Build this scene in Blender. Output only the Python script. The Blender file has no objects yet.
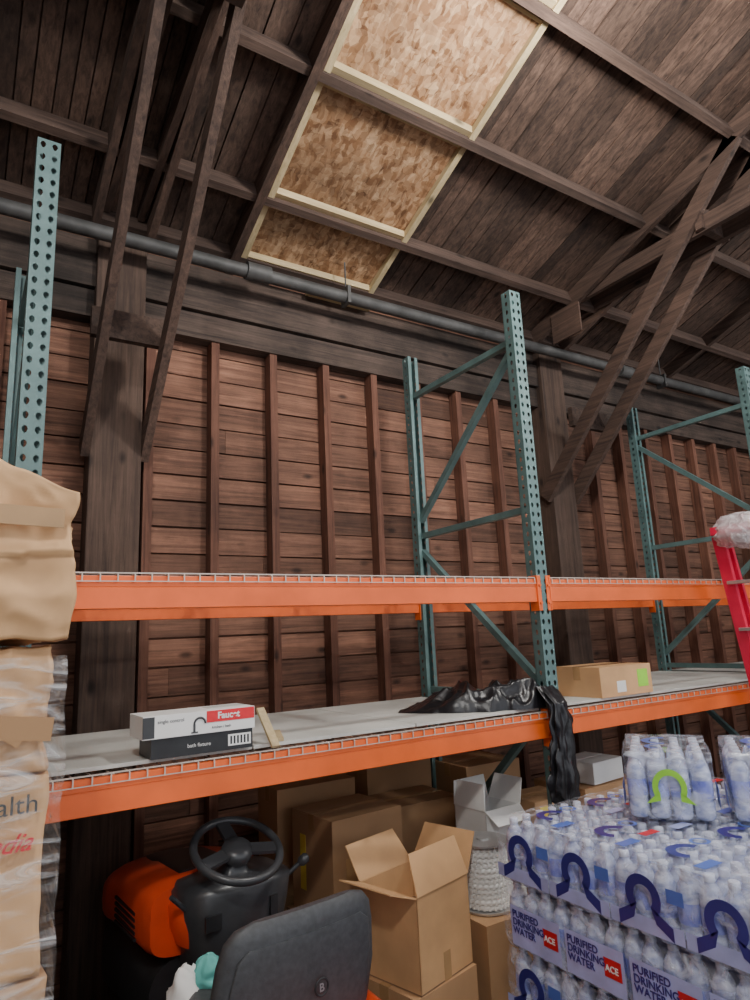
import bpy, math, random
from mathutils import Vector, Matrix, noise
random.seed(7)
COL=bpy.context.scene.collection
V=Vector
# ---------------------------------------------------------------- materials
def newmat(name):
    m=bpy.data.materials.new(name); m.use_nodes=True
    nt=m.node_tree; b=nt.nodes['Principled BSDF']; return m,nt,b
def N(nt,t,**k):
    n=nt.nodes.new(t)
    for a,v in k.items(): setattr(n,a,v)
    return n
def ramp(nt,stops):
    r=N(nt,'ShaderNodeValToRGB'); e=r.color_ramp.elements
    while len(e)<len(stops): e.new(0.5)
    for i,(p,c) in enumerate(stops): e[i].position=p; e[i].color=(*c,1)
    return r
def wood(name,dark,light,axis,stretch=24,scale=1.6,rough=.85,var=.5,stain=.35,bump=.35,knots=True):
    m,nt,b=newmat(name); L=nt.links.new
    tc=N(nt,'ShaderNodeTexCoord'); geo=N(nt,'ShaderNodeNewGeometry')
    mul=N(nt,'ShaderNodeMath',operation='MULTIPLY'); mul.inputs[1].default_value=37.0; L(geo.outputs['Random Per Island'],mul.inputs[0])
    add=N(nt,'ShaderNodeVectorMath',operation='ADD'); L(tc.outputs['Object'],add.inputs[0]); L(mul.outputs[0],add.inputs[1])
    mp=N(nt,'ShaderNodeMapping'); s=[stretch]*3; s['XYZ'.index(axis)]=1.0; mp.inputs['Scale'].default_value=s
    L(add.outputs[0],mp.inputs['Vector'])
    n1=N(nt,'ShaderNodeTexNoise'); n1.inputs['Scale'].default_value=scale; n1.inputs['Detail'].default_value=9; n1.inputs['Roughness'].default_value=.7
    n1.inputs['Distortion'].default_value=.5; L(mp.outputs[0],n1.inputs['Vector'])
    r=ramp(nt,[(.3,dark),(.72,light)]); L(n1.outputs['Fac'],r.inputs['Fac'])
    n2=N(nt,'ShaderNodeTexNoise'); n2.inputs['Scale'].default_value=1.3; n2.inputs['Detail'].default_value=7; n2.inputs['Roughness'].default_value=.65; L(tc.outputs['Object'],n2.inputs['Vector'])
    mr=N(nt,'ShaderNodeMapRange'); mr.inputs[1].default_value=.35; mr.inputs[2].default_value=.7; mr.inputs[3].default_value=1-stain; mr.inputs[4].default_value=1+stain*.5
    L(n2.outputs['Fac'],mr.inputs[0])
    mv=N(nt,'ShaderNodeMapRange'); mv.inputs[3].default_value=1-var; mv.inputs[4].default_value=1+var; L(geo.outputs['Random Per Island'],mv.inputs[0])
    mm=N(nt,'ShaderNodeMath',operation='MULTIPLY'); L(mr.outputs[0],mm.inputs[0]); L(mv.outputs[0],mm.inputs[1])
    mp2=N(nt,'ShaderNodeMapping'); s2=[6.0]*3; s2['XYZ'.index(axis)]=3.0; mp2.inputs['Scale'].default_value=s2; L(add.outputs[0],mp2.inputs['Vector'])
    vo=N(nt,'ShaderNodeTexVoronoi'); vo.inputs['Scale'].default_value=1.0; L(mp2.outputs[0],vo.inputs['Vector'])
    kr=N(nt,'ShaderNodeMapRange'); kr.inputs[1].default_value=.05; kr.inputs[2].default_value=.16; kr.inputs[3].default_value=.3; kr.inputs[4].default_value=1; L(vo.outputs['Distance'],kr.inputs[0])
    m3=N(nt,'ShaderNodeMath',operation='MULTIPLY'); L(mm.outputs[0],m3.inputs[0]); L(kr.outputs[0],m3.inputs[1])
    mx=N(nt,'ShaderNodeVectorMath',operation='SCALE'); L(r.outputs['Color'],mx.inputs[0]); L(m3.outputs[0],mx.inputs['Scale'])
    L(mx.outputs[0],b.inputs['Base Color']); b.inputs['Roughness'].default_value=rough
    bp=N(nt,'ShaderNodeBump'); bp.inputs['Strength'].default_value=bump; bp.inputs['Distance'].default_value=.01; L(n1.outputs['Fac'],bp.inputs['Height']); L(bp.outputs[0],b.inputs['Normal'])
    return m
def plain(name,col,rough=.5,metal=0,nscale=0,nvar=.2,bump=0,col2=None,alpha=None,objvar=0,stretch=None):
    m,nt,b=newmat(name); L=nt.links.new
    b.inputs['Roughness'].default_value=rough; b.inputs['Metallic'].default_value=metal
    if alpha is not None: b.inputs['Alpha'].default_value=alpha
    sc=nscale or 6
    tc=N(nt,'ShaderNodeTexCoord'); n=N(nt,'ShaderNodeTexNoise'); n.inputs['Scale'].default_value=sc; n.inputs['Detail'].default_value=6
    mp=N(nt,'ShaderNodeMapping'); mp.inputs['Scale'].default_value=stretch or (1,1,1); L(tc.outputs['Object'],mp.inputs['Vector']); L(mp.outputs[0],n.inputs['Vector'])
    c2=col2 or tuple(max(0,c*(1-nvar)) for c in col); c1=col if col2 else tuple(min(1,c*(1+nvar*.5)) for c in col)
    r=ramp(nt,[(.3,c2),(.7,c1)]); L(n.outputs['Fac'],r.inputs['Fac'])
    if objvar:
        oi=N(nt,'ShaderNodeObjectInfo'); mr=N(nt,'ShaderNodeMapRange'); mr.inputs[3].default_value=1-objvar; mr.inputs[4].default_value=1+objvar*.7; L(oi.outputs['Random'],mr.inputs[0])
        mx=N(nt,'ShaderNodeVectorMath',operation='SCALE'); L(r.outputs['Color'],mx.inputs[0]); L(mr.outputs[0],mx.inputs['Scale']); L(mx.outputs[0],b.inputs['Base Color'])
    else: L(r.outputs['Color'],b.inputs['Base Color'])
    if bump:
        bp=N(nt,'ShaderNodeBump'); bp.inputs['Strength'].default_value=bump; bp.inputs['Distance'].default_value=.01; L(n.outputs['Fac'],bp.inputs['Height']); L(bp.outputs[0],b.inputs['Normal'])
    return m
def film(name,col=(.9,.92,.95),clear=.72,scale=(6,6,30),rough=.12,rot=(.25,.3,0)):
    m,nt,b=newmat(name); L=nt.links.new
    tc=N(nt,'ShaderNodeTexCoord'); mp=N(nt,'ShaderNodeMapping'); mp.inputs['Scale'].default_value=scale; mp.inputs['Rotation'].default_value=rot; L(tc.outputs['Object'],mp.inputs['Vector'])
    n=N(nt,'ShaderNodeTexNoise'); n.inputs['Scale'].default_value=1.5; n.inputs['Detail'].default_value=5; n.inputs['Distortion'].default_value=1.2; L(mp.outputs[0],n.inputs['Vector'])
    mr=N(nt,'ShaderNodeMapRange'); mr.inputs[1].default_value=.45; mr.inputs[2].default_value=.75; mr.inputs[3].default_value=max(.03,1-clear-.12); mr.inputs[4].default_value=min(1,1-clear+.45); L(n.outputs['Fac'],mr.inputs[0])
    L(mr.outputs[0],b.inputs['Alpha']); b.inputs['Base Color'].default_value=(*col,1); b.inputs['Roughness'].default_value=rough
    bp=N(nt,'ShaderNodeBump'); bp.inputs['Strength'].default_value=.9; bp.inputs['Distance'].default_value=.02; L(n.outputs['Fac'],bp.inputs['Height']); L(bp.outputs[0],b.inputs['Normal'])
    return m
M={}
M['siding']=wood('siding_boards',(.070,.031,.020),(.33,.160,.100),'X',var=.42,stain=.5)
M['roofb']=wood('roof_boards',(.036,.021,.016),(.21,.128,.092),'Y',var=.5,stain=.5)
M['studs']=wood('stud_wood',(.085,.032,.021),(.27,.120,.074),'Z',var=.22)
M['timz']=wood('timber_vertical',(.040,.024,.018),(.16,.098,.070),'Z',var=.2)
M['timx']=wood('timber_along',(.040,.025,.020),(.16,.100,.075),'X',var=.25)
M['plate']=wood('timber_plate',(.024,.016,.013),(.13,.088,.068),'X',var=.3,stain=.7)
M['timy']=wood('timber_slope',(.036,.021,.016),(.145,.086,.062),'Y',var=.25)
M['pine']=wood('new_pine',(.46,.35,.18),(.70,.56,.34),'Y',var=.12,stain=.2)
M['pinex']=wood('new_pine_x',(.46,.35,.18),(.70,.56,.34),'X',var=.12,stain=.2)
M['teal']=plain('teal_paint',(.12,.205,.20),.45,.1,nscale=9,nvar=.25)
M['orange']=plain('orange_paint',(.90,.15,.024),.38,0,nscale=5,nvar=.16)
M['galv']=plain('galvanised_wire',(.66,.56,.48),.4,.4)
M['deck']=plain('shelf_board',(.62,.63,.59),.75,0,nscale=3,nvar=.2)
M['pipe']=plain('pipe_steel',(.10,.098,.095),.6,.3,nscale=8,nvar=.4)
M['kraft']=plain('kraft_card',(.50,.29,.145),.8,0,nscale=3,nvar=.16,bump=.1,objvar=.22)
M['kraft2']=plain('kraft_card_light',(.66,.39,.19),.65,0,nscale=4,nvar=.22,bump=.25)
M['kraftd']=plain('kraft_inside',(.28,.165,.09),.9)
M['tape']=plain('packing_tape',(.50,.30,.14),.2,0)
M['white']=plain('white_card',(.85,.85,.83),.6,nvar=.08)
M['red']=plain('red_print',(.70,.02,.03),.45)
M['black']=plain('black_plastic',(.02,.021,.023),.42,0,nscale=20,nvar=.3)
M['seat']=plain('seat_vinyl',(.062,.065,.070),.5,0,nscale=60,nvar=.25,bump=.1)
M['dgrey']=plain('grey_plastic',(.045,.047,.051),.33)
M['rubber']=plain('tyre_rubber',(.02,.02,.02),.85)
M['hood']=plain('hood_orange',(.76,.075,.022),.3)
M['bag']=plain('bin_liner',(.014,.014,.017),.3,0,nscale=22,nvar=.3,bump=.4)
M['concrete']=plain('concrete',(.22,.21,.20),.9,0,nscale=2.5,nvar=.35,bump=.15)
M['green']=plain('green_label',(.36,.80,.06),.5)
M['yellow']=plain('yellow_label',(.85,.65,.08),.5)
M['bluepal']=plain('blue_pallet_paint',(.03,.16,.42),.6)
M['palwood']=wood('pallet_wood',(.25,.17,.10),(.48,.36,.24),'X',var=.2)
M['pet']=plain('pet_bottle',(.80,.85,.98),.08,0,nscale=26,col2=(.25,.30,.55),stretch=(1,1,2.2))
M['core']=plain('inner_bottles',(.40,.46,.68),.3,0,nscale=18,nvar=.4,bump=.5)
M['cap']=plain('bottle_cap',(.70,.74,.93),.3,0,nscale=9,nvar=.3)
M['blabel']=plain('bottle_label',(.13,.16,.62),.4,0,nscale=22,col2=(.48,.54,.90))
M['navy']=plain('navy_print',(.035,.035,.24),.3)
M['lav']=plain('pale_print',(.46,.51,.86),.3,0,nscale=10,nvar=.25)
M['wblue']=plain('blue_print',(.10,.18,.60),.3)
M['film']=film('pack_film',(.84,.88,1),.80,(9,9,12))
M['wrap']=film('stretch_wrap',(.92,.93,.94),.84,(4,4,16),rot=(.5,.7,.3))
M['cover']=film('plastic_cover',(.9,.9,.92),.45,(12,12,12))
M['teal_cloth']=plain('teal_cloth',(.14,.50,.46),.9,0,nscale=14)
M['rope']=plain('white_chain',(.88,.88,.86),.5,nvar=.1)
M['lred']=plain('ladder_red',(.76,.015,.07),.4)
M['alu']=plain('aluminium',(.6,.6,.6),.35,.8)
M['lamp']=plain('lamp_housing',(.7,.7,.7),.5)
m,nt,b=newmat('osb_board'); L=nt.links.new
tc=N(nt,'ShaderNodeTexCoord')
nd=N(nt,'ShaderNodeTexNoise'); nd.inputs['Scale'].default_value=14; L(tc.outputs['Object'],nd.inputs['Vector'])
ns=N(nt,'ShaderNodeVectorMath',operation='SCALE'); ns.inputs['Scale'].default_value=.05; L(nd.outputs['Color'],ns.inputs[0])
na_=N(nt,'ShaderNodeVectorMath',operation='ADD'); L(tc.outputs['Object'],na_.inputs[0]); L(ns.outputs[0],na_.inputs[1])
acc=None
for (sx,sy,rt) in((40,11,.5),(13,36,-.4),(30,17,1.1)):
    mp=N(nt,'ShaderNodeMapping'); mp.inputs['Scale'].default_value=(sx,sy,9); mp.inputs['Rotation'].default_value=(0,0,rt); L(na_.outputs[0],mp.inputs['Vector'])
    vo=N(nt,'ShaderNodeTexVoronoi'); vo.inputs['Scale'].default_value=1.2; L(mp.outputs[0],vo.inputs['Vector'])
    r1=ramp(nt,[(.15,(.13,.052,.020)),(.5,(.42,.215,.10)),(.9,(.82,.55,.33))]); L(vo.outputs['Color'],r1.inputs['Fac'])
    if acc is None: acc=r1.outputs[0]
    else:
        mx=N(nt,'ShaderNodeMix',data_type='RGBA'); mx.inputs['Factor'].default_value=.42; L(acc,mx.inputs[6]); L(r1.outputs[0],mx.inputs[7]); acc=mx.outputs[2]
n2=N(nt,'ShaderNodeTexNoise'); n2.inputs['Scale'].default_value=1.6; n2.inputs['Detail'].default_value=3; L(tc.outputs['Object'],n2.inputs['Vector'])
mr=N(nt,'ShaderNodeMapRange'); mr.inputs[1].default_value=.3; mr.inputs[2].default_value=.7; mr.inputs[3].default_value=.62; mr.inputs[4].default_value=1.1; L(n2.outputs['Fac'],mr.inputs[0])
sc=N(nt,'ShaderNodeVectorMath',operation='SCALE'); L(acc,sc.inputs[0]); L(mr.outputs[0],sc.inputs['Scale']); L(sc.outputs[0],b.inputs['Base Color']); b.inputs['Roughness'].default_value=.7
M['osb']=m
# ---------------------------------------------------------------- mesh builder
class MB:
    def __init__(s): s.v=[];s.f=[];s.m=[];s.s=[]
    def add(s,vs,fs,m=0,sm=False):
        o=len(s.v); s.v+= [tuple(x) for x in vs]
        for f in fs: s.f.append(tuple(i+o for i in f)); s.m.append(m); s.s.append(sm)
    def box(s,c,d,R=None,m=0):
        hx,hy,hz=d[0]/2,d[1]/2,d[2]/2; c=V(c)
        vs=[V((x,y,z)) for x in(-hx,hx) for y in(-hy,hy) for z in(-hz,hz)]
        if R is not None: vs=[R@v for v in vs]
        vs=[v+c for v in vs]
        s.add(vs,[(0,1,3,2),(4,6,7,5),(0,4,5,1),(2,3,7,6),(0,2,6,4),(1,5,7,3)],m)
    def bb(s,x0,x1,y0,y1,z0,z1,m=0): s.box(((x0+x1)/2,(y0+y1)/2,(z0+z1)/2),(abs(x1-x0),abs(y1-y0),abs(z1-z0)),None,m)
    def beam(s,p0,p1,w,h,m=0,up=(0,0,1)):
        p0=V(p0);p1=V(p1);d=(p1-p0);l=d.length;d.normalize();sd=d.cross(V(up))
        if sd.length<1e-4: sd=d.cross(V((0,1,0)))
        sd.normalize();u=sd.cross(d)
        R=Matrix((d,sd,u)).transposed(); s.box((p0+p1)/2,(l,w,h),R,m)
    def ring(s,c,ax,r,n,ph=0):
        ax=V(ax).normalized(); a=ax.cross(V((0,0,1)))
        if a.length<1e-3:a=V((1,0,0))
        a.normalize();b=ax.cross(a)
        return [V(c)+a*(r*math.cos(2*math.pi*i/n+ph))+b*(r*math.sin(2*math.pi*i/n+ph)) for i in range(n)]
    def loft(s,rings,m=0,caps=True,sm=True):
        n=len(rings[0]); vs=[p for r in rings for p in r]; fs=[]
        for k in range(len(rings)-1):
            for i in range(n):
                j=(i+1)%n; fs.append((k*n+i,k*n+j,(k+1)*n+j,(k+1)*n+i))
        s.add(vs,fs,m,sm)
        if caps:
            s.add(rings[0],[tuple(range(n))[::-1]],m); s.add(rings[-1],[tuple(range(n))],m)
    def cyl(s,p0,p1,r0,r1=None,n=16,m=0):
        r1=r0 if r1 is None else r1; d=V(p1)-V(p0)
        s.loft([s.ring(p0,d,r0,n),s.ring(p1,d,r1,n)],m)
    def lathe(s,prof,o,ax=(0,0,1),n=14,m=0,caps=True):
        s.loft([s.ring(V(o)+V(ax).normalized()*z,ax,max(r,.0004),n) for r,z in prof],m,caps)
    def torus(s,c,R,r,rot=None,n=40,k=10,m=0,a0=0,a1=2*math.pi):
        full=abs(a1-a0-2*math.pi)<1e-5; rings=[]
        for i in range(n+(0 if full else 1)):
            a=a0+(a1-a0)*i/n; rr=[]
            for j in range(k):
                b=2*math.pi*j/k; p=V(((R+r*math.cos(b))*math.cos(a),(R+r*math.cos(b))*math.sin(a),r*math.sin(b)))
                if rot is not None:p=rot@p
                rr.append(p+V(c))
            rings.append(rr)
        if full: rings.append(rings[0])
        s.loft(rings,m,not full)
    def build(s,name,mats,parent=None,bevel=0,loc=None,rotz=0):
        me=bpy.data.meshes.new(name); me.from_pydata(s.v,[],s.f)
        for mt in mats: me.materials.append(M[mt])
        me.polygons.foreach_set('material_index',s.m); me.polygons.foreach_set('use_smooth',s.s); me.update()
        ob=bpy.data.objects.new(name,me); COL.objects.link(ob)
        if loc: ob.location=loc
        ob.rotation_euler[2]=rotz
        if parent: ob.parent=parent
        if bevel:
            md=ob.modifiers.new('bevel','BEVEL'); md.width=bevel; md.segments=2; md.limit_method='ANGLE'
        return ob
def empty(name,loc=(0,0,0),rotz=0):
    e=bpy.data.objects.new(name,None); e.empty_display_size=.1; e.location=loc; e.rotation_euler[2]=rotz; COL.objects.link(e); return e
def text(name,body,size,mat,parent,loc,rot,bold=.0,shear=0):
    c=bpy.data.curves.new(name,'FONT'); c.body=body; c.size=size; c.extrude=.0006; c.offset=bold; c.space_line=.85; c.shear=shear
    o=bpy.data.objects.new(name,c); COL.objects.link(o); bpy.context.view_layer.update()
    me=bpy.data.meshes.new_from_object(o.evaluated_get(bpy.context.evaluated_depsgraph_get())); bpy.data.objects.remove(o)
    me.materials.clear(); me.materials.append(M[mat]); ob=bpy.data.objects.new(name,me); COL.objects.link(ob)
    ob.location=loc; ob.rotation_euler=rot; ob.parent=parent; return ob
def grid_box(x0,x1,y0,y1,z0,z1,res,amp,scale,seed=0):
    nx=max(2,int((x1-x0)/res));ny=max(2,int((y1-y0)/res));nz=max(2,int((z1-z0)/res)); idx={};vs=[];fs=[]
    cc=V(((x0+x1)/2,(y0+y1)/2,(z0+z1)/2))
    def vid(i,j,k):
        if (i,j,k) not in idx:
            p=V((x0+(x1-x0)*i/nx,y0+(y1-y0)*j/ny,z0+(z1-z0)*k/nz))
            q=p*scale+V((seed*3.1,seed*1.7,seed)); n=noise.noise_vector(q)*.7+noise.noise_vector(q*2.7)*.3
            r=.5-abs(noise.noise(q*1.1+V((q.z*.6,0,q.x*.5))))*2.4
            r2=.35-abs(noise.noise(q*2.3+V((5,q.x,5))))*1.8
            p=p+n*amp+(p-cc).normalized()*(r*.8+r2*.6)*amp
            idx[(i,j,k)]=len(vs); vs.append(p)
        return idx[(i,j,k)]
    for i in range(nx):
        for j in range(ny):
            fs.append((vid(i,j,0),vid(i,j+1,0),vid(i+1,j+1,0),vid(i+1,j,0))); fs.append((vid(i,j,nz),vid(i+1,j,nz),vid(i+1,j+1,nz),vid(i,j+1,nz)))
    for i in range(nx):
        for k in range(nz):
            fs.append((vid(i,0,k),vid(i+1,0,k),vid(i+1,0,k+1),vid(i,0,k+1))); fs.append((vid(i,ny,k),vid(i,ny,k+1),vid(i+1,ny,k+1),vid(i+1,ny,k)))
    for j in range(ny):
        for k in range(nz):
            fs.append((vid(0,j,k),vid(0,j,k+1),vid(0,j+1,k+1),vid(0,j+1,k))); fs.append((vid(nx,j,k),vid(nx,j+1,k),vid(nx,j+1,k+1),vid(nx,j,k+1)))
    return vs,fs
# ---------------------------------------------------------------- room shell
EZ=4.30; SL=.35; YW=1.45
def rz(y): return EZ+SL*(YW-y)
XL,XR=-5.5,9.0
b=MB(); b.bb(XL,XR,-6.5,1.62,-.1,0); b.build('floor',['concrete'])
b=MB(); z=0.0; bw=.165
while z<4.35:
    x=XL+random.uniform(-2,0)
    while x<XR:
        ln=random.choice([2.4,3.2,4.0,4.8]); x1=min(XR,x+ln); dy=random.uniform(-.004,.004); q=random.uniform(.003,.007)
        b.bb(max(XL,x)+.001,x1-.001,1.54+dy,1.565+dy,z+q,z+bw-q); x=x1
    z+=bw
b.bb(XL,XR,1.585,1.60,0,4.4)
b.build('wall_back',['siding'])
b=MB(); x=-1.66-.405*9
while x<XR:
    if not(-2.1<x<-1.75 or 1.5<x<2.0 or 5.2<x<5.6):
        b.bb(x-.026,x+.026,1.445,1.538,.0,3.69)
    x+=.405
b.build('trim_1',['studs'])
b=MB(); b.bb(XL,XR,1.43,1.535,3.69,3.86); b.bb(XL,XR,1.40,1.535,3.87,4.07); b.bb(XL,XR,1.44,1.535,4.08,4.2)
b.build('trim_2',['plate'])
b=MB(); x=XL; YB=-6.5
R=Matrix.Rotation(-math.atan(SL),3,'X'); ln=math.hypot(YW+.15-YB,SL*(YW+.15-YB))
while x<XR:
    w=random.choice([.08,.10,.12,.14]); ym=(YW+.15+YB)/2; o=random.uniform(-.006,.006)
    if not(-1.02<x+w/2<-.17):
        b.box((x+w/2,ym,rz(ym)+.085+o),(w-.008,ln,.02),R)
    else:
        ye=-1.3; yc=(ye+YB)/2; b.box((x+w/2,yc,rz(yc)+.085+o),(w-.006,(ye-YB)*math.hypot(1,SL),.02),R)
    x+=w
b.box(((XL+XR)/2,(YW+.15+YB)/2,rz((YW+.15+YB)/2)+.13),(XR-XL,ln,.02),R)
b.build('ceiling',['roofb'])
for nm,xx in(('wall_left',XL),('wall_right',XR)):
    b=MB(); y=-6.5
    while y<1.55:
        h=rz(y+.1)+.02; b.bb(xx-.03,xx,y+.003,y+.197,0,h); y+=.2
    b.build(nm,['timz'])
b=MB()
for y in(.94,.184,-.53,-1.27,-2.0,-2.75,-3.5,-4.3,-5.1,-5.9):
    b.box(((XL+XR)/2,y,rz(y)+.01),(XR-XL,.05,.11),R)
b.box(((XL+XR)/2,1.40,rz(1.40)+.02),(XR-XL,.05,.1),R)
b.build('trim_3',['timx'])
b=MB()
def slope(bb,x,y0,y1,w,h,off,m=0): bb.beam((x,y0,rz(y0)+off),(x,y1,rz(y1)+off),w,h,m)
slope(b,-1.155,1.5,-6.4,.055,.13,.0)
for xx in(3.6,7.2,-4.0): slope(b,xx,1.5,-6.4,.05,.12,.02)
b.build('trim_4',['timy'])
b=MB()
ys=[1.42,.94,.184,-.53,-1.27]
for i in range(4):
    y0,y1=ys[i]-.02,ys[i+1]+.02
    ym=(y0+y1)/2; b.box((-.595,ym,rz(ym)+.035),(1.05,(y0-y1)*math.hypot(1,SL),.012),R,0)
b.build('trim_5',['osb'])
b=MB()
for i in range(4):
    y0,y1=ys[i],ys[i+1]
    for xx in(-1.09,-.085): b.beam((xx,y0-.03,rz(y0)+.005),(xx,y1+.03,rz(y1)+.005),.04,.045,0)
    b.beam((-1.07,y0-.05,rz(y0-.05)+.01),(-.10,y0-.05,rz(y0-.05)+.01),.04,.045,1)
    if i: b.beam((-1.07,y0+.045,rz(y0+.045)+.02),(-.10,y0+.045,rz(y0+.045)+.02),.02,.035,1)
b.build('trim_6',['pine','pinex'])
for xa,xb,nm in((-2.02,-1.70,0),(1.64,1.98,1),(5.25,5.6,2)):
    e=empty('timber_truss'); xm=(xa+xb)/2
    p=MB(); p.bb(xm-.14,xm+.14,1.36,1.53,0,4.25); p.build('wall_post',['timz'],e,.006)
    p=MB()
    for xx in(xa,xb):
        p.beam((xx,1.42,2.86),(xx,-.55,2.86+1.97*1.06),.045,.115)
        slope(p,xx,1.45,-6.4,.045,.14,-.02)
    p.build('knee_braces_and_chords',['timy'],e)
    p=MB()
    for xx in(xa+.06,xb-.06): p.beam((xx,1.38,4.5 if nm else 4.42),(xx,-6.4,4.5 if nm else 5.6),.04,.12)
    p.beam((xm,-.9,4.5),(xm,-1.9,5.4),.045,.12); p.beam((xm,-2.3,4.5),(xm,-1.6,5.3),.045,.12)
    p.bb(xa-.05,xb+.05,1.0,1.045,3.38,3.54); p.bb(xa,xb,-.25,-.2,4.45,4.62)
    if nm: p.bb(xa-.045,xa-.03,.82,1.12,4.14,4.40)
    p.build('tie_and_blocking',['timy'],e)
b=MB(); b.cyl((XL,1.20,4.09),(XR,1.20,4.145),.043,n=20)
for x in(-1.14,2.55,6): b.cyl((x,1.20,4.112),(x+.16,1.20,4.113),.058,n=20)
for x in(-2.6,-.4,1.2,3.2,5): b.cyl((x,1.20,4.11),(x,1.20,4.38),.006,n=6); b.bb(x-.012,x+.012,1.15,1.25,4.05,4.18)
b.cyl((-1.0,1.30,4.21),(XR,1.30,4.23),.013,n=8)
b.build('sprinkler_pipe',['pipe'])
b=MB(); b.bb(-.62,-.1,1.36,1.39,4.16,4.2); b.build('trim_7',['pinex'])
# ---------------------------------------------------------------- pallet rack
L1,L2,H,Z1,Z2,D=2.388,2.42,3.66,1.36,2.02,1.07
rack=empty('pallet_rack')
def perf(b,o,u,ncol,cw,rows,pitch=.0508):
    u=V(u); w=V((0,0,1))
    hole=[(0,.95),(.62,.62),(.8,.1),(.45,-.55),(0,-.85),(-.45,-.55),(-.8,.1),(-.62,.62)]
    sq=[(0,1),(1,1),(1,0),(1,-1),(0,-1),(-1,-1),(-1,0),(-1,1)]
    vs=[];fs=[]
    for r in range(rows):
        for c in range(ncol):
            ce=V(o)+u*(cw*(c+.5))+w*(pitch*(r+.5)); base=len(vs)
            for a,bz in sq: vs.append(ce+u*(a*cw/2)+w*(bz*pitch/2))
            for a,bz in hole: vs.append(ce+u*(a*.0120)+w*(bz*.0160))
            for i in range(8):
                j=(i+1)%8; fs.append((base+i,base+j,base+8+j,base+8+i))
    b.add(vs,fs,0)
def frame(X,flip):
    b=MB(); rows=72; hw=.04
    for yf,dr in((0,1),(D,-1)):
        perf(b,(X-hw,yf,0),(1,0,0),2,.04,rows)
        perf(b,(X-hw,yf,0),(0,dr,0),1,.065,rows)
        perf(b,(X+hw,yf,0),(0,dr,0),1,.065,rows)
        for sx in(-1,1): b.bb(X+sx*.028-.012,X+sx*.028+.012,yf+dr*.063,yf+dr*.067,0,H)
        b.bb(X-.07,X+.07,yf-.06 if dr>0 else yf-.09,yf+.09 if dr>0 else yf+.06,0,.008)
    ya,yb=.05,D-.05
    for z in(3.37,2.40,1.43,.40): b.beam((X,ya,z),(X,yb,z),.035,.035)
    segs=[(3.33,2.50),(1.48,2.30),(1.38,.5)]
    if flip: segs=[(2.50,3.30),(2.3,1.52),(.5,1.38)]
    for a,c in segs: b.beam((X,ya,a),(X,yb,c),.035,.035)
    return b.build('upright_frame',['teal'],rack)
frame(-L1,False); frame(0,False); frame(L2,True)
def bay(xa,xb):
    for zt in(Z1,Z2):
        b=MB(); x0,x1=xa+.045,xb-.045
        for yc,dr in((0.02,1),(D-.02,-1)):
            b.bb(x0,x1,yc-.02,yc+.02,zt-.115,zt-.04)
            f=yc-.02 if dr>0 else yc+.02
            if dr>0: b.bb(x0,x1,f,f+.022,zt-.04,zt)
            else: b.bb(x0,x1,f-.022,f,zt-.04,zt)
            for xe,sx in((x0,-1),(x1,1)):
                yy=f-.006*dr
                b.bb(xe-.003 if sx>0 else xe-.026,xe+.026 if sx>0 else xe+.003,min(yy,yy+.004*dr),max(yy,yy+.004*dr),zt-.16,zt+.02)
                b.bb(xe-.004,xe+.004,yc-.03,yc+.03,zt-.16,zt+.02)
                for q in(-.12,-.03): b.cyl((xe+sx*.014,yy-.008*dr,zt+q),(xe+sx*.014,yy,zt+q),.008,n=8)
        b.build('load_beams',['orange'],rack,.002)
        b=MB(); x=x0+.02; w=.0045
        while x<x1:
            b.bb(x-w/2,x+w/2,-.004,D+.006,zt+.002,zt+.002+w)
            b.bb(x-w/2,x+w/2,-.008,-.003,zt-.020,zt+.006)
            x+=.058
        y=0.0
        while y<D+.01: b.bb(x0+.01,x1-.01,y-w/2,y+w/2,zt+.007,zt+.007+w); y+=.107
        b.bb(x0+.01,x1-.01,-.010,-.006,zt-.020-w/2,zt-.020+w/4)
        for k in range(4):
            xx=x0+.25+k*(x1-x0-.5)/3; b.bb(xx-.02,xx+.02,.03,D-.03,zt-.022,zt)
        b.build('wire_deck',['galv'],rack)
    b=MB(); n=3; wd=(xb-xa-.11)/n
    for k in range(n):
        a=xa+.055+k*wd; o=random.uniform(0,.004); b.bb(a+.003,a+wd-.003,.05+o,D-.02,Z1+.013+o*.5,Z1+.026+o*.5)
    b.build('shelf_boards',['deck'],rack)
bay(-L1,0); bay(0,L2); bay(L2,L2+2.42)
frame(L2+2.42,False)
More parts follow.
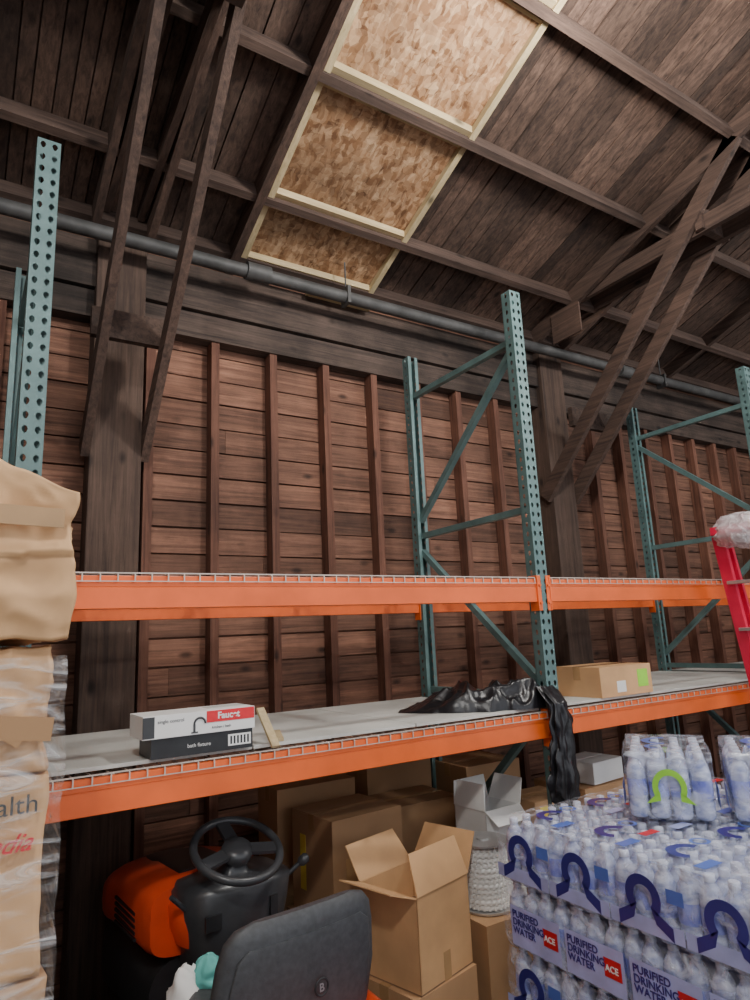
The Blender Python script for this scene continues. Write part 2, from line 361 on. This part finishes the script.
# ---------------------------------------------------------------- cartons
def carton(name,cx,cy,z0,w,d,h,rot=0,mat='kraft',opened=False,tape=True,parent=None,labels=(),fl=((-.5,.42),(1.2,.45),(.5,.36),(1.0,.4))):
    b=MB(); t=.005
    if opened:
        b.bb(-w/2,w/2,-d/2,d/2,0,t,2)
        b.bb(-w/2,w/2,-d/2,-d/2+t,t,h); b.bb(-w/2,w/2,d/2-t,d/2,t,h); b.bb(-w/2,-w/2+t,-d/2,d/2,t,h); b.bb(w/2-t,w/2,-d/2,d/2,t,h)
        b.bb(-w/2+t,w/2-t,-d/2+t,d/2-t,h*.55,h*.56,2)
        b.bb(-.022,.022,-d/2-.0008,-d/2,h*.0,h*.30,1)
        def flap(p,q,out,ang,l):
            p=V(p);q=V(q);o=V(out); dirv=o*math.cos(ang)+V((0,0,1))*math.sin(ang); nn=o*math.sin(ang)-V((0,0,1))*math.cos(ang); e=(q-p).normalized()*.015
            vs=[p,q,q-e+dirv*l,p+e+dirv*l]; vs+= [v+nn*t for v in vs]; b.add(vs,[(0,1,2,3),(7,6,5,4),(0,4,5,1),(1,5,6,2),(2,6,7,3),(3,7,4,0)],0)
        flap((-w/2,-d/2,h),(w/2,-d/2,h),(0,-1,0),fl[0][0],d*fl[0][1]); flap((-w/2,d/2,h),(w/2,d/2,h),(0,1,0),fl[1][0],d*fl[1][1])
        flap((-w/2,-d/2,h),(-w/2,d/2,h),(-1,0,0),fl[2][0],w*fl[2][1]); flap((w/2,-d/2,h),(w/2,d/2,h),(1,0,0),fl[3][0],w*fl[3][1])
    else:
        b.bb(-w/2,w/2,-d/2,d/2,0,h-t)
        b.bb(-w/2,w/2,-d/2,-.0015,h-t,h); b.bb(-w/2,w/2,.0015,d/2,h-t+.001,h+.001)
        if tape:
            b.bb(-w/2-.0008,w/2+.0008,-.025,.025,h+.001,h+.002,1)
            for sx in(-1,1): b.bb(sx*w/2-.0009,sx*w/2+.0009,-.025,.025,h-.07,h+.002,1)
    for i,(face,u,v,lw,lh,lm) in enumerate(labels):
        if face=='f': b.bb(u-lw/2,u+lw/2,-d/2-.0012,-d/2,v-lh/2,v+lh/2,3+i)
        if face=='l': b.bb(-w/2-.0012,-w/2,u-lw/2,u+lw/2,v-lh/2,v+lh/2,3+i)
    return b.build(name,[mat,'tape','kraftd']+[l[5] for l in labels],parent,.0025,(cx,cy,z0),rot)
carton('cardboard_box',.63,.20,Z1+.028,.44,.32,.16,.0,'kraft2',labels=(('f',-.05,.05,.075,.06,'white'),('f',.14,.085,.09,.095,'green')))
carton('cardboard_box',-.88,.60,0,.46,.38,.52,.05)
carton('cardboard_box',-.88,.59,.522,.40,.36,.44,.08,labels=(('l',.08,.22,.05,.24,'yellow'),('f',-.05,.22,.16,.10,'tape')))
carton('cardboard_box',-.40,.70,0,.42,.34,.5,.0)
carton('cardboard_box',-.41,.70,.502,.38,.32,.42,.0)
carton('cardboard_box',-.90,1.02,0,.5,.26,.52,.0); carton('cardboard_box',-.88,1.02,.522,.46,.25,.50,.0)
carton('cardboard_box',-.33,1.02,0,.5,.26,.55,.0); carton('cardboard_box',-.35,1.02,.552,.44,.25,.50,.0)
carton('cardboard_box',.22,.92,0,.42,.36,1.0,.0)
carton('cardboard_box',-.90,.03,.12,.36,.34,.34,.22)
carton('cardboard_box',-.89,.02,.462,.33,.30,.33,.26,'kraft2',opened=True,fl=((1.9,.5),(.9,.5),(.35,.42),(1.0,.5)))
carton('cardboard_box',-.48,.03,.12,.32,.30,.47,.0)
carton('cardboard_box',.22,.40,0,.30,.26,.88,.0,labels=(('f',-.08,.80,.07,.1,'yellow'),))
carton('cardboard_box',.80,.55,0,.5,.4,.86,.0)
carton('storage_box',.78,.5,.866,.30,.26,.12,.1,'white',tape=False)
carton('cardboard_box',1.5,.6,0,.5,.5,.7,.1)
carton('white_carton',-.23,.30,.0,.24,.22,.92,.06,'white',opened=True,fl=((-.7,.4),(1.5,.5),(1.75,.5),(1.2,.5)))
b=MB()
for k in range(8): b.bb(-1.04+k*.115,-.96+k*.115,-.17,.18,.10,.118)
for y in(-.17,.0,.14): b.bb(-1.04,-.155,y,y+.04,.0,.10)
b.build('blue_pallet',['bluepal'])
e=empty('chain_spool',(-.50,.03,.594)); b=MB()
b.lathe([(.115,0),(.115,.008)],(0,0,0),n=32); b.lathe([(.115,.262),(.115,.27)],(0,0,0),n=32); b.cyl((0,0,.008),(0,0,.262),.05,n=20); b.lathe([(.028,.27),(.028,.276)],(0,0,0),n=16)
b.build('spool_flanges',['alu'],e)
b=MB()
for k in range(12): b.torus((0,0,.022+k*.0205),.088+.002*math.sin(k*2.1),.0115,n=36,k=6)
for k in range(12):
    for a in range(26):
        an=a/26*2*math.pi+k*.3; b.box((.097*math.cos(an),.097*math.sin(an),.022+k*.0205),(.012,.009,.017),Matrix.Rotation(an,3,'Z'))
b.build('chain_winding',['rope'],e)
# ---------------------------------------------------------------- boxes on the lower shelf
e=empty('black_product_box',(-1.775,.100,Z1+.0285)); b=MB(); b.bb(-.185,.185,-.085,.085,0,.068,0); b.bb(.09,.178,-.0868,-.085,.014,.054,1)
for k in range(6): b.bb(.098+k*.013,.105+k*.013,-.0872,-.0868,.020,.048,0)
b.build('carton_body',['black','white'],e,.0015)
text('print','bath fixture',.018,'white',e,(-.06,-.0872,.026),(math.pi/2,0,0),.0)
e=empty('faucet_box',(-1.790,.095,Z1+.0970),.02); b=MB(); b.bb(-.205,.205,-.09,.09,0,.078,0); b.bb(.02,.203,-.092,-.089,.036,.076,1); b.bb(-.205,-.165,-.092,-.089,.004,.074,2)
b.bb(.05,.2,-.02,.06,.0775,.0788,3)
b.torus((-.005,-.0915,.036),.020,.004,Matrix.Rotation(math.pi/2,3,'X'),n=20,k=6,m=2,a0=0,a1=math.pi); b.bb(-.029,-.021,-.0925,-.089,.008,.036,2); b.bb(-.036,-.012,-.0925,-.089,.005,.010,2)
b.build('carton_body',['white','red','dgrey','deck'],e,.0015)
text('brand_print','Faucet',.032,'white',e,(.06,-.0925,.047),(math.pi/2,0,0),.001)
text('model_print','single control',.017,'dgrey',e,(-.155,-.0905,.050),(math.pi/2,0,0),.0)
text('model_print_2','kitchen / bath',.013,'dgrey',e,(.04,-.0905,.014),(math.pi/2,0,0),.0)
b=MB(); b.beam((-1.505,-.005,Z1+.02),(-1.512,.13,Z1+.15),.032,.012); b.beam((-1.47,.06,Z1+.034),(-1.38,.30,Z1+.034),.05,.012); b.build('wooden_stick',['pine'])
# ---------------------------------------------------------------- black bin liner
def bag():
    b=MB(); nu,nv=110,60; A=V((-.60,.50,0)); B=V((.0,.05,0)); ax=(B-A).normalized(); sd=V((-ax.y,ax.x,0)); Lg=(B-A).length
    top=[];
    for i in range(nu+1):
        u=i/nu; c=A+ax*(Lg*u); wv=.17*math.sin(math.pi*min(1,max(0,u*.8+.08)))**.6*(1+.35*noise.noise(V((u*5,1,3))))
        if u>.75: wv*=1-.55*(u-.75)/.25
        env=min(1,u/.38)**1.3*(.95+.5*noise.noise(V((u*6,7,3))))
        for j in range(nv+1):
            v=j/nv*2-1; q=c+sd*(wv*v*(1+.12*noise.noise(V((u*9,v*3,5)))))
            r1=1-2.6*abs(noise.noise(V((q.x*6,q.y*9,1)))); r2=1-2.4*abs(noise.noise(V((q.x*14+4,q.y*17,2)))); r3=noise.noise(V((q.x*40,q.y*40,2)))
            h=(max(0,1-v*v))**.5*env*(.080+.050*r1+.026*r2+.006*r3)
            top.append((q.x,q.y,Z1+.028+max(0,h)))
    fs=[]
    for i in range(nu):
        for j in range(nv): k=i*(nv+1)+j; fs.append((k,k+nv+1,k+nv+2,k+1))
    b.add(top,fs,0,True)
    rings=[]; n=72; nz=60
    for k in range(nz+1):
        s=k/nz; z=Z1+.13-s*.53; hw=(.050+.042*s+.012*noise.noise(V((s*4,2,2))))*(1 if s<.93 else 1-.8*(s-.93)/.07); dp=.022+.008*s
        cy=-.055-.010*s if s>.15 else .02-.075*s/.15; cx=-.040+.012*math.sin(s*5); rr=[]
        for j in range(n):
            t=2*math.pi*j/n; tw=noise.noise(V((s*3,math.cos(t),math.sin(t))))*2.5
            f=1+.13*math.cos(6*t+tw)+.06*math.cos(13*t-tw*1.7+s*3)+.38*noise.noise(V((math.cos(t)*2,math.sin(t)*2,s*8)))
            y=cy+dp*f*math.sin(t); rr.append(V((cx+hw*f*math.cos(t),min(y,-.014) if z<Z1+.02 else y,z+.02*math.cos(5*t)*s)))
        rings.append(rr)
    b.loft(rings,0); return b.build('black_trash_bag',['bag'])
bag()
# ---------------------------------------------------------------- left wrapped stack
e=empty('wrapped_box_pallet')
b=MB()
for k in range(6): b.bb(-3.45+k*.2,-3.30+k*.2,-.72,-.05,.11,.13)
for y in(-.71,-.4,-.1): b.bb(-3.45,-2.30,y,y+.05,0,.11)
b.build('pallet',['palwood'],e)
def crum(x0,x1,y0,y1,z0,z1,amp,sc,mat,nm,seed,res=.03,sm=True):
    vs,fs=grid_box(x0,x1,y0,y1,z0,z1,res,amp,sc,seed); b=MB(); b.add(vs,fs,0,sm); return b.build(nm,[mat],e)
y0=-.70
crum(-2.92,-2.37,y0,-.12,.14,.58,.012,4,'kraft','carton_1',1); crum(-3.45,-2.94,y0,-.12,.14,.58,.012,4,'kraft','carton_2',2)
crum(-2.92,-2.35,y0,-.12,.59,1.09,.012,4,'kraft','carton_3',3); crum(-3.45,-2.94,y0,-.12,.59,1.09,.012,4,'kraft','carton_4',4)
crum(-2.92,-2.36,y0,-.12,1.10,1.50,.008,4,'kraft2','carton_5',5,.014); crum(-3.45,-2.94,y0,-.12,1.10,1.52,.012,4,'kraft','carton_6',6)
crum(-2.90,-2.365,y0,-.12,1.51,1.78,.020,7,'kraft2','carton_7',7,.008); crum(-3.45,-2.94,y0,-.12,1.53,1.79,.02,6,'kraft','carton_8',8)
o=crum(-2.84,-2.335,y0-.03,-.12,1.80,2.21,.016,6,'kraft2','carton_9',9,.008); crum(-3.45,-2.88,y0,-.12,1.80,2.2,.015,5,'kraft','carton_10',10)
for v in o.data.vertices:
    if v.co.z>2.02 and v.co.x>-2.5: v.co.z-=(v.co.x+2.5)*.35*(v.co.z-2.02)/.18
    if v.co.y<-.5: v.co.y-=.018*max(0,1-abs(v.co.z-1.985-.08*(v.co.x+2.5))/.04) if v.co.z>1.985+.08*(v.co.x+2.5) else 0
b=MB(); b.beam((-2.84,y0-.058,2.09),(-2.36,y0-.054,2.075),.004,.045); b.beam((-2.61,y0-.056,1.99),(-2.60,y0-.052,1.83),.004,.05,0,up=(1,0,0)); b.build('tape_strip',['tape'],e)
b=MB()
for (xa,za,xb,zb,w) in((-2.86,1.66,-2.36,1.60,.05),(-2.70,1.78,-2.42,1.58,.03)): b.beam((xa,y0-.035,za),(xb,y0-.03,zb),.006,w)
b.build('torn_flaps',['kraft'],e)
text('side_print','health',.056,'dgrey',e,(-2.515,y0-.020,1.43),(math.pi/2,0,0),.0)
text('red_print','Media',.052,'red',e,(-2.515,y0-.020,1.355),(math.pi/2,0,.0),.0005,.5)
b=MB(); nz=90; rings=[]
cs=[(-3.47,y0-.03),(-2.335,y0-.03),(-2.335,-.10),(-3.47,-.10)]
def per(t):
    seg=int(t*4)%4; f=t*4-int(t*4); a=V(cs[seg]);c=V(cs[(seg+1)%4]); return a*(1-f)+c*f
for k in range(nz):
    z=.12+(1.76-.12)*k/(nz-1); rr=[]
    for i in range(140):
        p=per(i/140); q=V((p[0],p[1],z)); ns=noise.noise(V((q.x*6+q.z*5,q.y*6,q.z*9-q.x*5)))*.010+noise.noise(q*5)*.008
        cdir=(V((p[0],p[1],0))-V((-2.9,-.4,0))).normalized(); rr.append(q+cdir*(ns+.002))
    rings.append(rr)
b.loft(rings,0,False); b.build('stretch_wrap',['wrap'],e)
# ---------------------------------------------------------------- riding mower
e=empty('riding_mower',(-1.60,.19,0),.10)
def se_ring(cx,y,cz,hw,hh,p=3.2,n=32):
    r=[]
    for i in range(n):
        t=2*math.pi*i/n; c,s=math.cos(t),math.sin(t)
        r.append(V((cx+hw*math.copysign(abs(c)**(2/p),c),y,cz+hh*math.copysign(abs(s)**(2/p),s))))
    return r
b=MB()
for sx in(-1,1):
    for (yy,R0,w) in((-.50,.235,.19),(.66,.17,.14)):
        xx=sx*(.36 if yy<0 else .35); prof=[(R0*.55,-w/2),(R0*.8,-w/2),(R0*.95,-w*.42),(R0,-w*.25),(R0,w*.25),(R0*.95,w*.42),(R0*.8,w/2),(R0*.55,w/2)]
        b.lathe(prof,(xx,yy,R0),(1,0,0),28,0,False); b.lathe([(R0*.58,-w*.35),(R0*.56,w*.3)],(xx,yy,R0),(1,0,0),24,1)
        for k in range(22):
            a=k/22*2*math.pi; b.box((xx,yy+math.cos(a)*R0,R0+math.sin(a)*R0),(w*.8,.02,.03),Matrix.Rotation(a,3,'X'),0)
b.build('wheels',['rubber','white'],e)
b=MB(); b.bb(-.2,.2,-.75,.8,.22,.36); b.bb(-.34,.34,.62,.68,.14,.2); b.bb(-.3,.3,-.55,-.45,.2,.27); b.loft([se_ring(0,-.2,.18,.40,.06),se_ring(0,.42,.18,.40,.07)],0); b.build('chassis_and_deck',['black'],e,.01)
hx=-.035
b=MB(); b.loft([se_ring(hx,.10,.775,.245,.120,4.5),se_ring(hx,.14,.785,.262,.130,4.5),se_ring(hx,.40,.775,.256,.130,4.2),se_ring(hx,.62,.745,.245,.125,3.6),se_ring(hx,.75,.705,.225,.12,3.2),se_ring(hx,.82,.66,.18,.10,3)],0)
# orange cowl collar beside the dashboard
def rr2(cx,cy,z,hx,hy,n=32,p=3):
    r=[]
    for i in range(n):
        t=2*math.pi*i/n; c,s=math.cos(t),math.sin(t); r.append(V((cx+hx*math.copysign(abs(c)**(2/p),c),cy+hy*math.copysign(abs(s)**(2/p),s),z)))
    return r
b.loft([rr2(.02,.11,.70,.205,.145),rr2(.02,.11,.76,.228,.155),rr2(.02,.11,.83,.236,.16),rr2(.02,.11,.845,.225,.15)],0)
b.build('hood',['hood'],e)
b=MB(); b.loft([se_ring(hx,.12,.50,.238,.155),se_ring(hx,.50,.50,.24,.155),se_ring(hx,.70,.48,.232,.14),se_ring(hx,.84,.48,.19,.12)],0)
b.loft([se_ring(hx,.16,.885,.13,.036,4),se_ring(hx,.45,.875,.12,.036,4),se_ring(hx,.66,.83,.10,.034,4)],0)
for sx in(-1,1):
    for k in range(5): b.bb(hx+sx*.258-.004,hx+sx*.258+.004,.22,.46,.70+k*.022,.71+k*.022)
    b.loft([se_ring(hx+sx*.12,.77,.67,.06,.03),se_ring(hx+sx*.12,.83,.655,.05,.022)],1)
b.build('grille_and_lights',['black','alu'],e)
b=MB(); b.loft([rr2(.0,.06,.34,.15,.16),rr2(.01,.07,.55,.165,.15),rr2(.02,.08,.68,.185,.16),rr2(.02,.08,.80,.215,.17),rr2(.02,.07,.88,.225,.165),rr2(.01,.06,.905,.19,.14),rr2(0,.03,.915,.11,.09),rr2(0,.01,.925,.06,.055),rr2(0,-.015,.96,.032,.032)],0)
b.box((-.12,-.085,.80),(.06,.012,.05),None,1); b.box((.12,-.09,.80),(.03,.012,.07),None,1); b.box((.02,-.088,.70),(.12,.012,.05),None,1)
b.cyl((.20,.0,.84),(.28,-.03,.90),.009,n=10,m=0); b.lathe([(.012,0),(.02,.01),(.02,.035),(.01,.045)],(.272,-.027,.893),(.8,-.3,.6),12,0)
b.cyl((-.19,.0,.84),(-.25,-.02,.90),.009,n=10)
b.build('dashboard',['dgrey','black'],e)
Rw=Matrix.Rotation(math.radians(26),3,'X'); c=V((0,-.03,1.005)); b=MB()
b.torus(c,.163,.0155,Rw,n=56,k=12)
b.lathe([(.055,-.03),(.062,-.01),(.055,.012),(.02,.018)],c,Rw@V((0,0,1)),20)
for a in(195,345,90):
    d=Rw@V((math.cos(math.radians(a)),math.sin(math.radians(a)),0)); b.beam(c+d*.03,c+d*.165,.05,.014,0,up=Rw@V((0,0,1)))
b.build('steering_wheel',['dgrey'],e)
b=MB()
for sx in(-1,1):
    b.loft([se_ring(-.04+sx*.17,-.86,.50,.11,.06),se_ring(-.04+sx*.17,-.75,.55,.13,.065),se_ring(-.04+sx*.17,-.45,.575,.135,.06),se_ring(-.04+sx*.17,-.2,.54,.13,.06),se_ring(-.04+sx*.17,-.1,.40,.12,.05)],0)
b.loft([se_ring(0,-.88,.50,.16,.07),se_ring(0,-.2,.50,.16,.09)],0)
b.build('rear_fenders',['hood'],e)
b=MB(); b.bb(-.37,-.15,-.2,.3,.30,.33); b.bb(.15,.37,-.2,.3,.30,.33); b.build('foot_rests',['black'],e,.01)
b=MB(); sx0=-.095
b.loft([rr2(sx0,-.42,.60,.22,.18),rr2(sx0,-.42,.63,.25,.20),rr2(sx0,-.42,.68,.25,.20),rr2(sx0,-.42,.71,.21,.17)],0)
def seatring(z,hw,y,th,n=40):
    r=[]
    for i in range(n):
        t=2*math.pi*i/n; c,s=math.cos(t),math.sin(t); x=hw*math.copysign(abs(c)**(.45),c); yy=th*math.copysign(abs(s)**(.7),s)
        r.append(V((sx0+x,y+yy+.30*x*x,z)))
    return r
b.loft([seatring(.62,.19,-.61,.03),seatring(.66,.255,-.615,.042),seatring(.78,.275,-.63,.045),seatring(.90,.262,-.65,.042),seatring(.955,.247,-.66,.036),seatring(.985,.220,-.665,.026),seatring(1.0,.17,-.667,.012)],0)
b.build('seat_cushion',['seat'],e)
b=MB()
b.loft([seatring(.64,.17,-.650,.012),seatring(.68,.23,-.658,.012),seatring(.84,.238,-.675,.012),seatring(.915,.222,-.690,.010),seatring(.94,.19,-.692,.006)],0)
b.torus((sx0+.03,-.7005,.79),.022,.0035,Matrix.Rotation(math.pi/2,3,'X'),n=24,k=6,m=1)
b.box((sx0,-.40,.56),(.3,.3,.09),None,1)
b.build('seat_shell',['seat','black'],e)
text('badge','B',.030,'alu',e,(sx0+.021,-.702,.780),(math.pi/2,0,0),.0005)
def blob(name,c,r,mat,seed,amp=.35,sc=7,parent=None,n=28):
    b=MB(); rings=[]
    for i in range(1,n):
        ph=math.pi*i/n; rr=[]
        for j in range(36):
            t=2*math.pi*j/36; d=V((math.sin(ph)*math.cos(t)*r[0],math.sin(ph)*math.sin(t)*r[1],math.cos(ph)*r[2]))
            q=V(c)+d; k=1+amp*(noise.noise(q*sc+V((seed,0,0)))+.5*(1-2.5*abs(noise.noise(q*sc*2.1+V((0,seed,0))))))
            rr.append(V(c)+d*k)
        rings.append(rr)
    b.loft(rings,0); return b.build(name,[mat],parent)
blob('cloth_bundle',(-.27,-.24,.59),(.08,.07,.16),'white',5,.3,11,e)
blob('teal_rag',(-.225,-.265,.72),(.045,.05,.06),'teal_cloth',3,.4,14,e)
# ---------------------------------------------------------------- bottled water pallet
e=empty('bottled_water_pallet')
WX0,WX1,WY0,WY1=-.90,.16,-1.86,-.54; PZ=.13; LH=.2
b=MB()
for k in range(7): b.bb(WX0,WX1,WY0+k*.195,WY0+k*.195+.13,.11,.128)
for x in(WX0,-.4,WX1-.08): b.bb(x,x+.08,WY0,WY1,.0,.11)
b.build('pallet',['bluepal'],e)
b=MB(); b.bb(WX0+.075,WX1-.02,WY0+.04,WY1-.04,PZ,PZ+4.55*LH); b.build('inner_bottles',['core'],e)
body=[(.026,.0),(.031,.008),(.031,.05),(.0285,.056),(.031,.062),(.031,.125),(.0305,.14),(.024,.160),(.014,.175),(.0125,.182)]
cap=[(.0145,.180),(.0145,.196),(.012,.198)]
lab=[(.0316,.066),(.0316,.118)]
def bottle(b,x,y,z,n=12):
    b.lathe(body,(x,y,z),n=n,m=0,caps=False); b.lathe(cap,(x,y,z),n=n,m=1); b.lathe(lab,(x,y,z),n=n,m=2,caps=False)
b=MB(); p=.0655
ny=int((WY1-WY0)/p); nxb=int((WX1-WX0)/p)
for l in range(5):
    for j in range(ny):
        for i in range(nxb):
            if l==4 or i==0 or (j==ny-1):
                bottle(b,WX0+.034+i*p+random.uniform(-.003,.003),WY1-.034-j*p+random.uniform(-.003,.003),PZ+l*LH+.002,12 if (l==4 or i==0) else 8)
b.build('bottles',['pet','cap','blabel'],e)
def wave_sheet(b,axis,cst,a0,a1,z0,z1,amp,m,seed):
    na,nz=int((a1-a0)/.012),10; vs=[];fs=[]
    for k in range(nz+1):
        for i in range(na+1):
            a=a0+(a1-a0)*i/na; z=z0+(z1-z0)*k/nz
            d=amp*(abs(math.cos(math.pi*(a-a0)/p))-.5)+noise.noise(V((a*8,z*12,seed)))*.008
            ed=.014*(max(0,abs(2*k/nz-1)-.6)/.4)
            vs.append((cst-d+ed,a,z) if axis=='x' else (a,cst-d+ed,z))
    for k in range(nz):
        for i in range(na): q=k*(na+1)+i; fs.append((q,q+1,q+na+2,q+na+1))
    b.add(vs,fs,m,True)
b=MB()
for l in range(5):
    wave_sheet(b,'x',WX0-.006,WY0,WY1,PZ+l*LH+.002,PZ+(l+1)*LH-.003,.005,0,l)
    wave_sheet(b,'y',WY0-.006,WX0,WX1,PZ+l*LH+.002,PZ+(l+1)*LH-.003,.005,0,l+9)
zt=PZ+5*LH
vs=[];fs=[];na,nb=80,90
for j in range(nb+1):
    for i in range(na+1):
        x=WX0+(WX1-WX0)*i/na; y=WY0+(WY1-WY0)*j/nb; vs.append((x,y,zt+.002+noise.noise(V((x*16,y*16,2)))*.006))
for j in range(nb):
    for i in range(na): q=j*(na+1)+i; fs.append((q,q+1,q+na+2,q+na+1))
b.add(vs,fs,0,True)
b.build('printed_film',['film'],e)
b=MB(); xf=WX0-.0150
def annulus(b,c,u,w,R0,R1,m,a0=0,a1=2*math.pi,n=28):
    c=V(c);u=V(u);w=V(w); vs=[];fs=[]
    for i in range(n+1):
        a=a0+(a1-a0)*i/n; d=u*math.cos(a)+w*math.sin(a); vs+=[c+d*R0,c+d*R1]
    for i in range(n): fs.append((2*i,2*i+1,2*i+3,2*i+2))
    b.add(vs,fs,m)
pk=.235; jobs=[]
for l in range(5):
    y=WY1-.08-(0 if l%2==0 else .03)
    while y-.1>WY0-.02:
        z=PZ+l*LH
        if l%2==0:
            annulus(b,(xf,y-.03,z+.110),(0,1,0),(0,0,1.0),.030,.056,0,-.75,math.pi+.75)
            for sy in(-1,1): b.add([(xf,y-.03+sy*.022,z+.090),(xf,y-.03+sy*.044,z+.078),(xf,y-.03+sy*.085,z+.055),(xf,y-.03+sy*.085,z+.02),(xf,y-.03+sy*.035,z+.05)],[(0,1,2,3,4)],0)
            b.add([(xf+.001,y-.145,z+.02),(xf+.001,y+.085,z+.02),(xf+.001,y+.085,z+.06),(xf+.001,y-.145,z+.06)],[(0,1,2,3)],1)
            b.add([(xf,y-.155,z+.115),(xf,y-.105,z+.115),(xf,y-.105,z+.15),(xf,y-.155,z+.15)],[(0,1,2,3)],3)
        else:
            b.add([(xf+.001,y-.145,z+.02),(xf+.001,y+.07,z+.02),(xf+.001,y+.07,z+.14),(xf+.001,y-.145,z+.14)],[(0,1,2,3)],1)
            b.add([(xf-.0005,y-.135,z+.06),(xf-.0005,y-.075,z+.06),(xf-.0005,y-.075,z+.11),(xf-.0005,y-.135,z+.11)],[(0,1,2,3)],2)
            jobs.append((y+.06,z+.108))
        y-=pk
for ix in range(4):
    for iy in range(5):
        cx=WX0+.13+ix*.26; cy=WY1-.14-iy*.25
        annulus(b,(cx,cy,zt+.010),(1,0,0),(0,1,0),.034,.062,0,.2,math.pi*1.2); annulus(b,(cx+.1,cy+.03,zt+.010),(1,0,0),(0,1,0),.02,.03,3)
        b.bb(cx-.10,cx-.02,cy-.11,cy-.075,zt+.0095,zt+.0102,1 if ix%2 else 3)
        if (ix+iy)%2: b.bb(cx+.03,cx+.10,cy-.09,cy-.06,zt+.0095,zt+.0102,2)
b.build('film_graphics',['navy','lav','red','wblue'],e)
for i,(yy,zz) in enumerate(jobs):
    text('film_text_%d'%i,'PURIFIED\nDRINKING\nWATER',.029,'navy',e,(xf-.001,yy,zz),(math.pi/2,0,-math.pi/2),.0004)
    text('film_badge_%d'%i,'ACE',.024,'white',e,(xf-.001,yy-.139,zz-.032),(math.pi/2,0,-math.pi/2),.0006)
def pack(x,y,z,rot,ringmat):
    e=empty('water_bottle_pack',(x,y,z),rot); b=MB()
    for i in range(6):
        for j in range(4): bottle(b,-.164+i*p,-.098+j*p,.002)
    b.build('bottles',['pet','cap','blabel'],e)
    vs,fs=grid_box(-.2,.2,-.135,.135,.001,.205,.02,.005,9,x*7); b=MB(); b.add(vs,fs,0,True); b.build('shrink_film',['film'],e)
    b=MB()
    for sx in(-1,1):
        annulus(b,(sx*.2115,.0,.10),(0,1,0),(0,0,1.1),.034,.052,0,-.5,math.pi+.5)
        for sy in(-1,1): b.add([(sx*.2115,sy*.030,.085),(sx*.2115,sy*.048,.075),(sx*.2115,sy*.075,.05),(sx*.2115,sy*.03,.06)],[(0,1,2,3)],0)
    annulus(b,(.0,.0,.213),(1,0,0),(0,1,0),.05,.075,1,0,math.pi); annulus(b,(-.12,.02,.213),(1,0,0),(0,1,0),.03,.045,1,0,math.pi)
    for sy in(-1,1): b.bb(-.17,-.05,sy*.1442-.0003,sy*.1442+.0003,.03,.10,1)
    b.build('film_graphics',[ringmat,'wblue'],e)
pack(-.40,-.88,zt+.018,.62,'green'); pack(-.205,-1.13,zt+.018,.60,'wblue')
# ---------------------------------------------------------------- red ladder
e=empty('step_ladder'); b=MB()
top=V((1.42,-.30,2.28)); bot=V((2.05,-.30,.0))
for s in(-1,1):
    b.beam(top+V((0,s*.15,0)),bot+V((0,s*.27,0)),.03,.075,0,up=(0,1,0))
    b.beam(top+V((.07,s*.14,0)),bot+V((.14,s*.25,0)),.025,.05,0,up=(0,1,0))
for k in range(1,8):
    c=top.lerp(bot,k/8); w=.15+.12*k/8; b.beam(c+V((0,-w,0)),c+V((0,w,0)),.08,.02,1)
b.box(top+V((.03,0,.03)),(.16,.34,.05),None,0)
b.build('ladder_frame',['lred','alu'],e,.004)
blob('plastic_cover',(1.45,-.30,2.30),(.11,.19,.10),'cover',8,.2,9,e)
# ---------------------------------------------------------------- lights
def fixture(x,y,z,en,rad=.18):
    e=empty('high_bay_light',(x,y,z)); b=MB(); b.lathe([(.05,.16),(.10,.14),(.19,.04),(.20,.0)],(0,0,.08),n=28,caps=False); b.cyl((0,0,.2),(0,0,rz(y)-z),.01,n=8); b.build('lamp_shade',['lamp'],e)
    l=bpy.data.lights.new('bulb','POINT'); l.energy=en; l.shadow_soft_size=rad; l.color=(1,.97,.92); o=bpy.data.objects.new('bulb',l); COL.objects.link(o); o.parent=e; o.location=(0,0,-.12)
fixture(-.3,-1.35,4.62,210)
fixture(-3.2,-3.4,4.9,280)
fixture(3.6,-2.6,4.8,210)
w=bpy.data.worlds.new('world'); bpy.context.scene.world=w; w.use_nodes=True
w.node_tree.nodes['Background'].inputs[0].default_value=(.90,.93,1,1); w.node_tree.nodes['Background'].inputs[1].default_value=1.4
# ---------------------------------------------------------------- camera
cd=bpy.data.cameras.new('camera'); cam=bpy.data.objects.new('camera',cd); COL.objects.link(cam)
cd.sensor_fit='VERTICAL'; cd.sensor_height=36; cd.lens=655.36*36/1000; cd.clip_start=.05
Rm=Matrix.Rotation(-.5699,4,'Z')@Matrix.Rotation(math.pi/2+.205,4,'X')@Matrix.Rotation(-.0467,4,'Z')
cam.matrix_world=Matrix.Translation((-2.5601,-2.4244,1.77))@Rm
bpy.context.scene.camera=cam
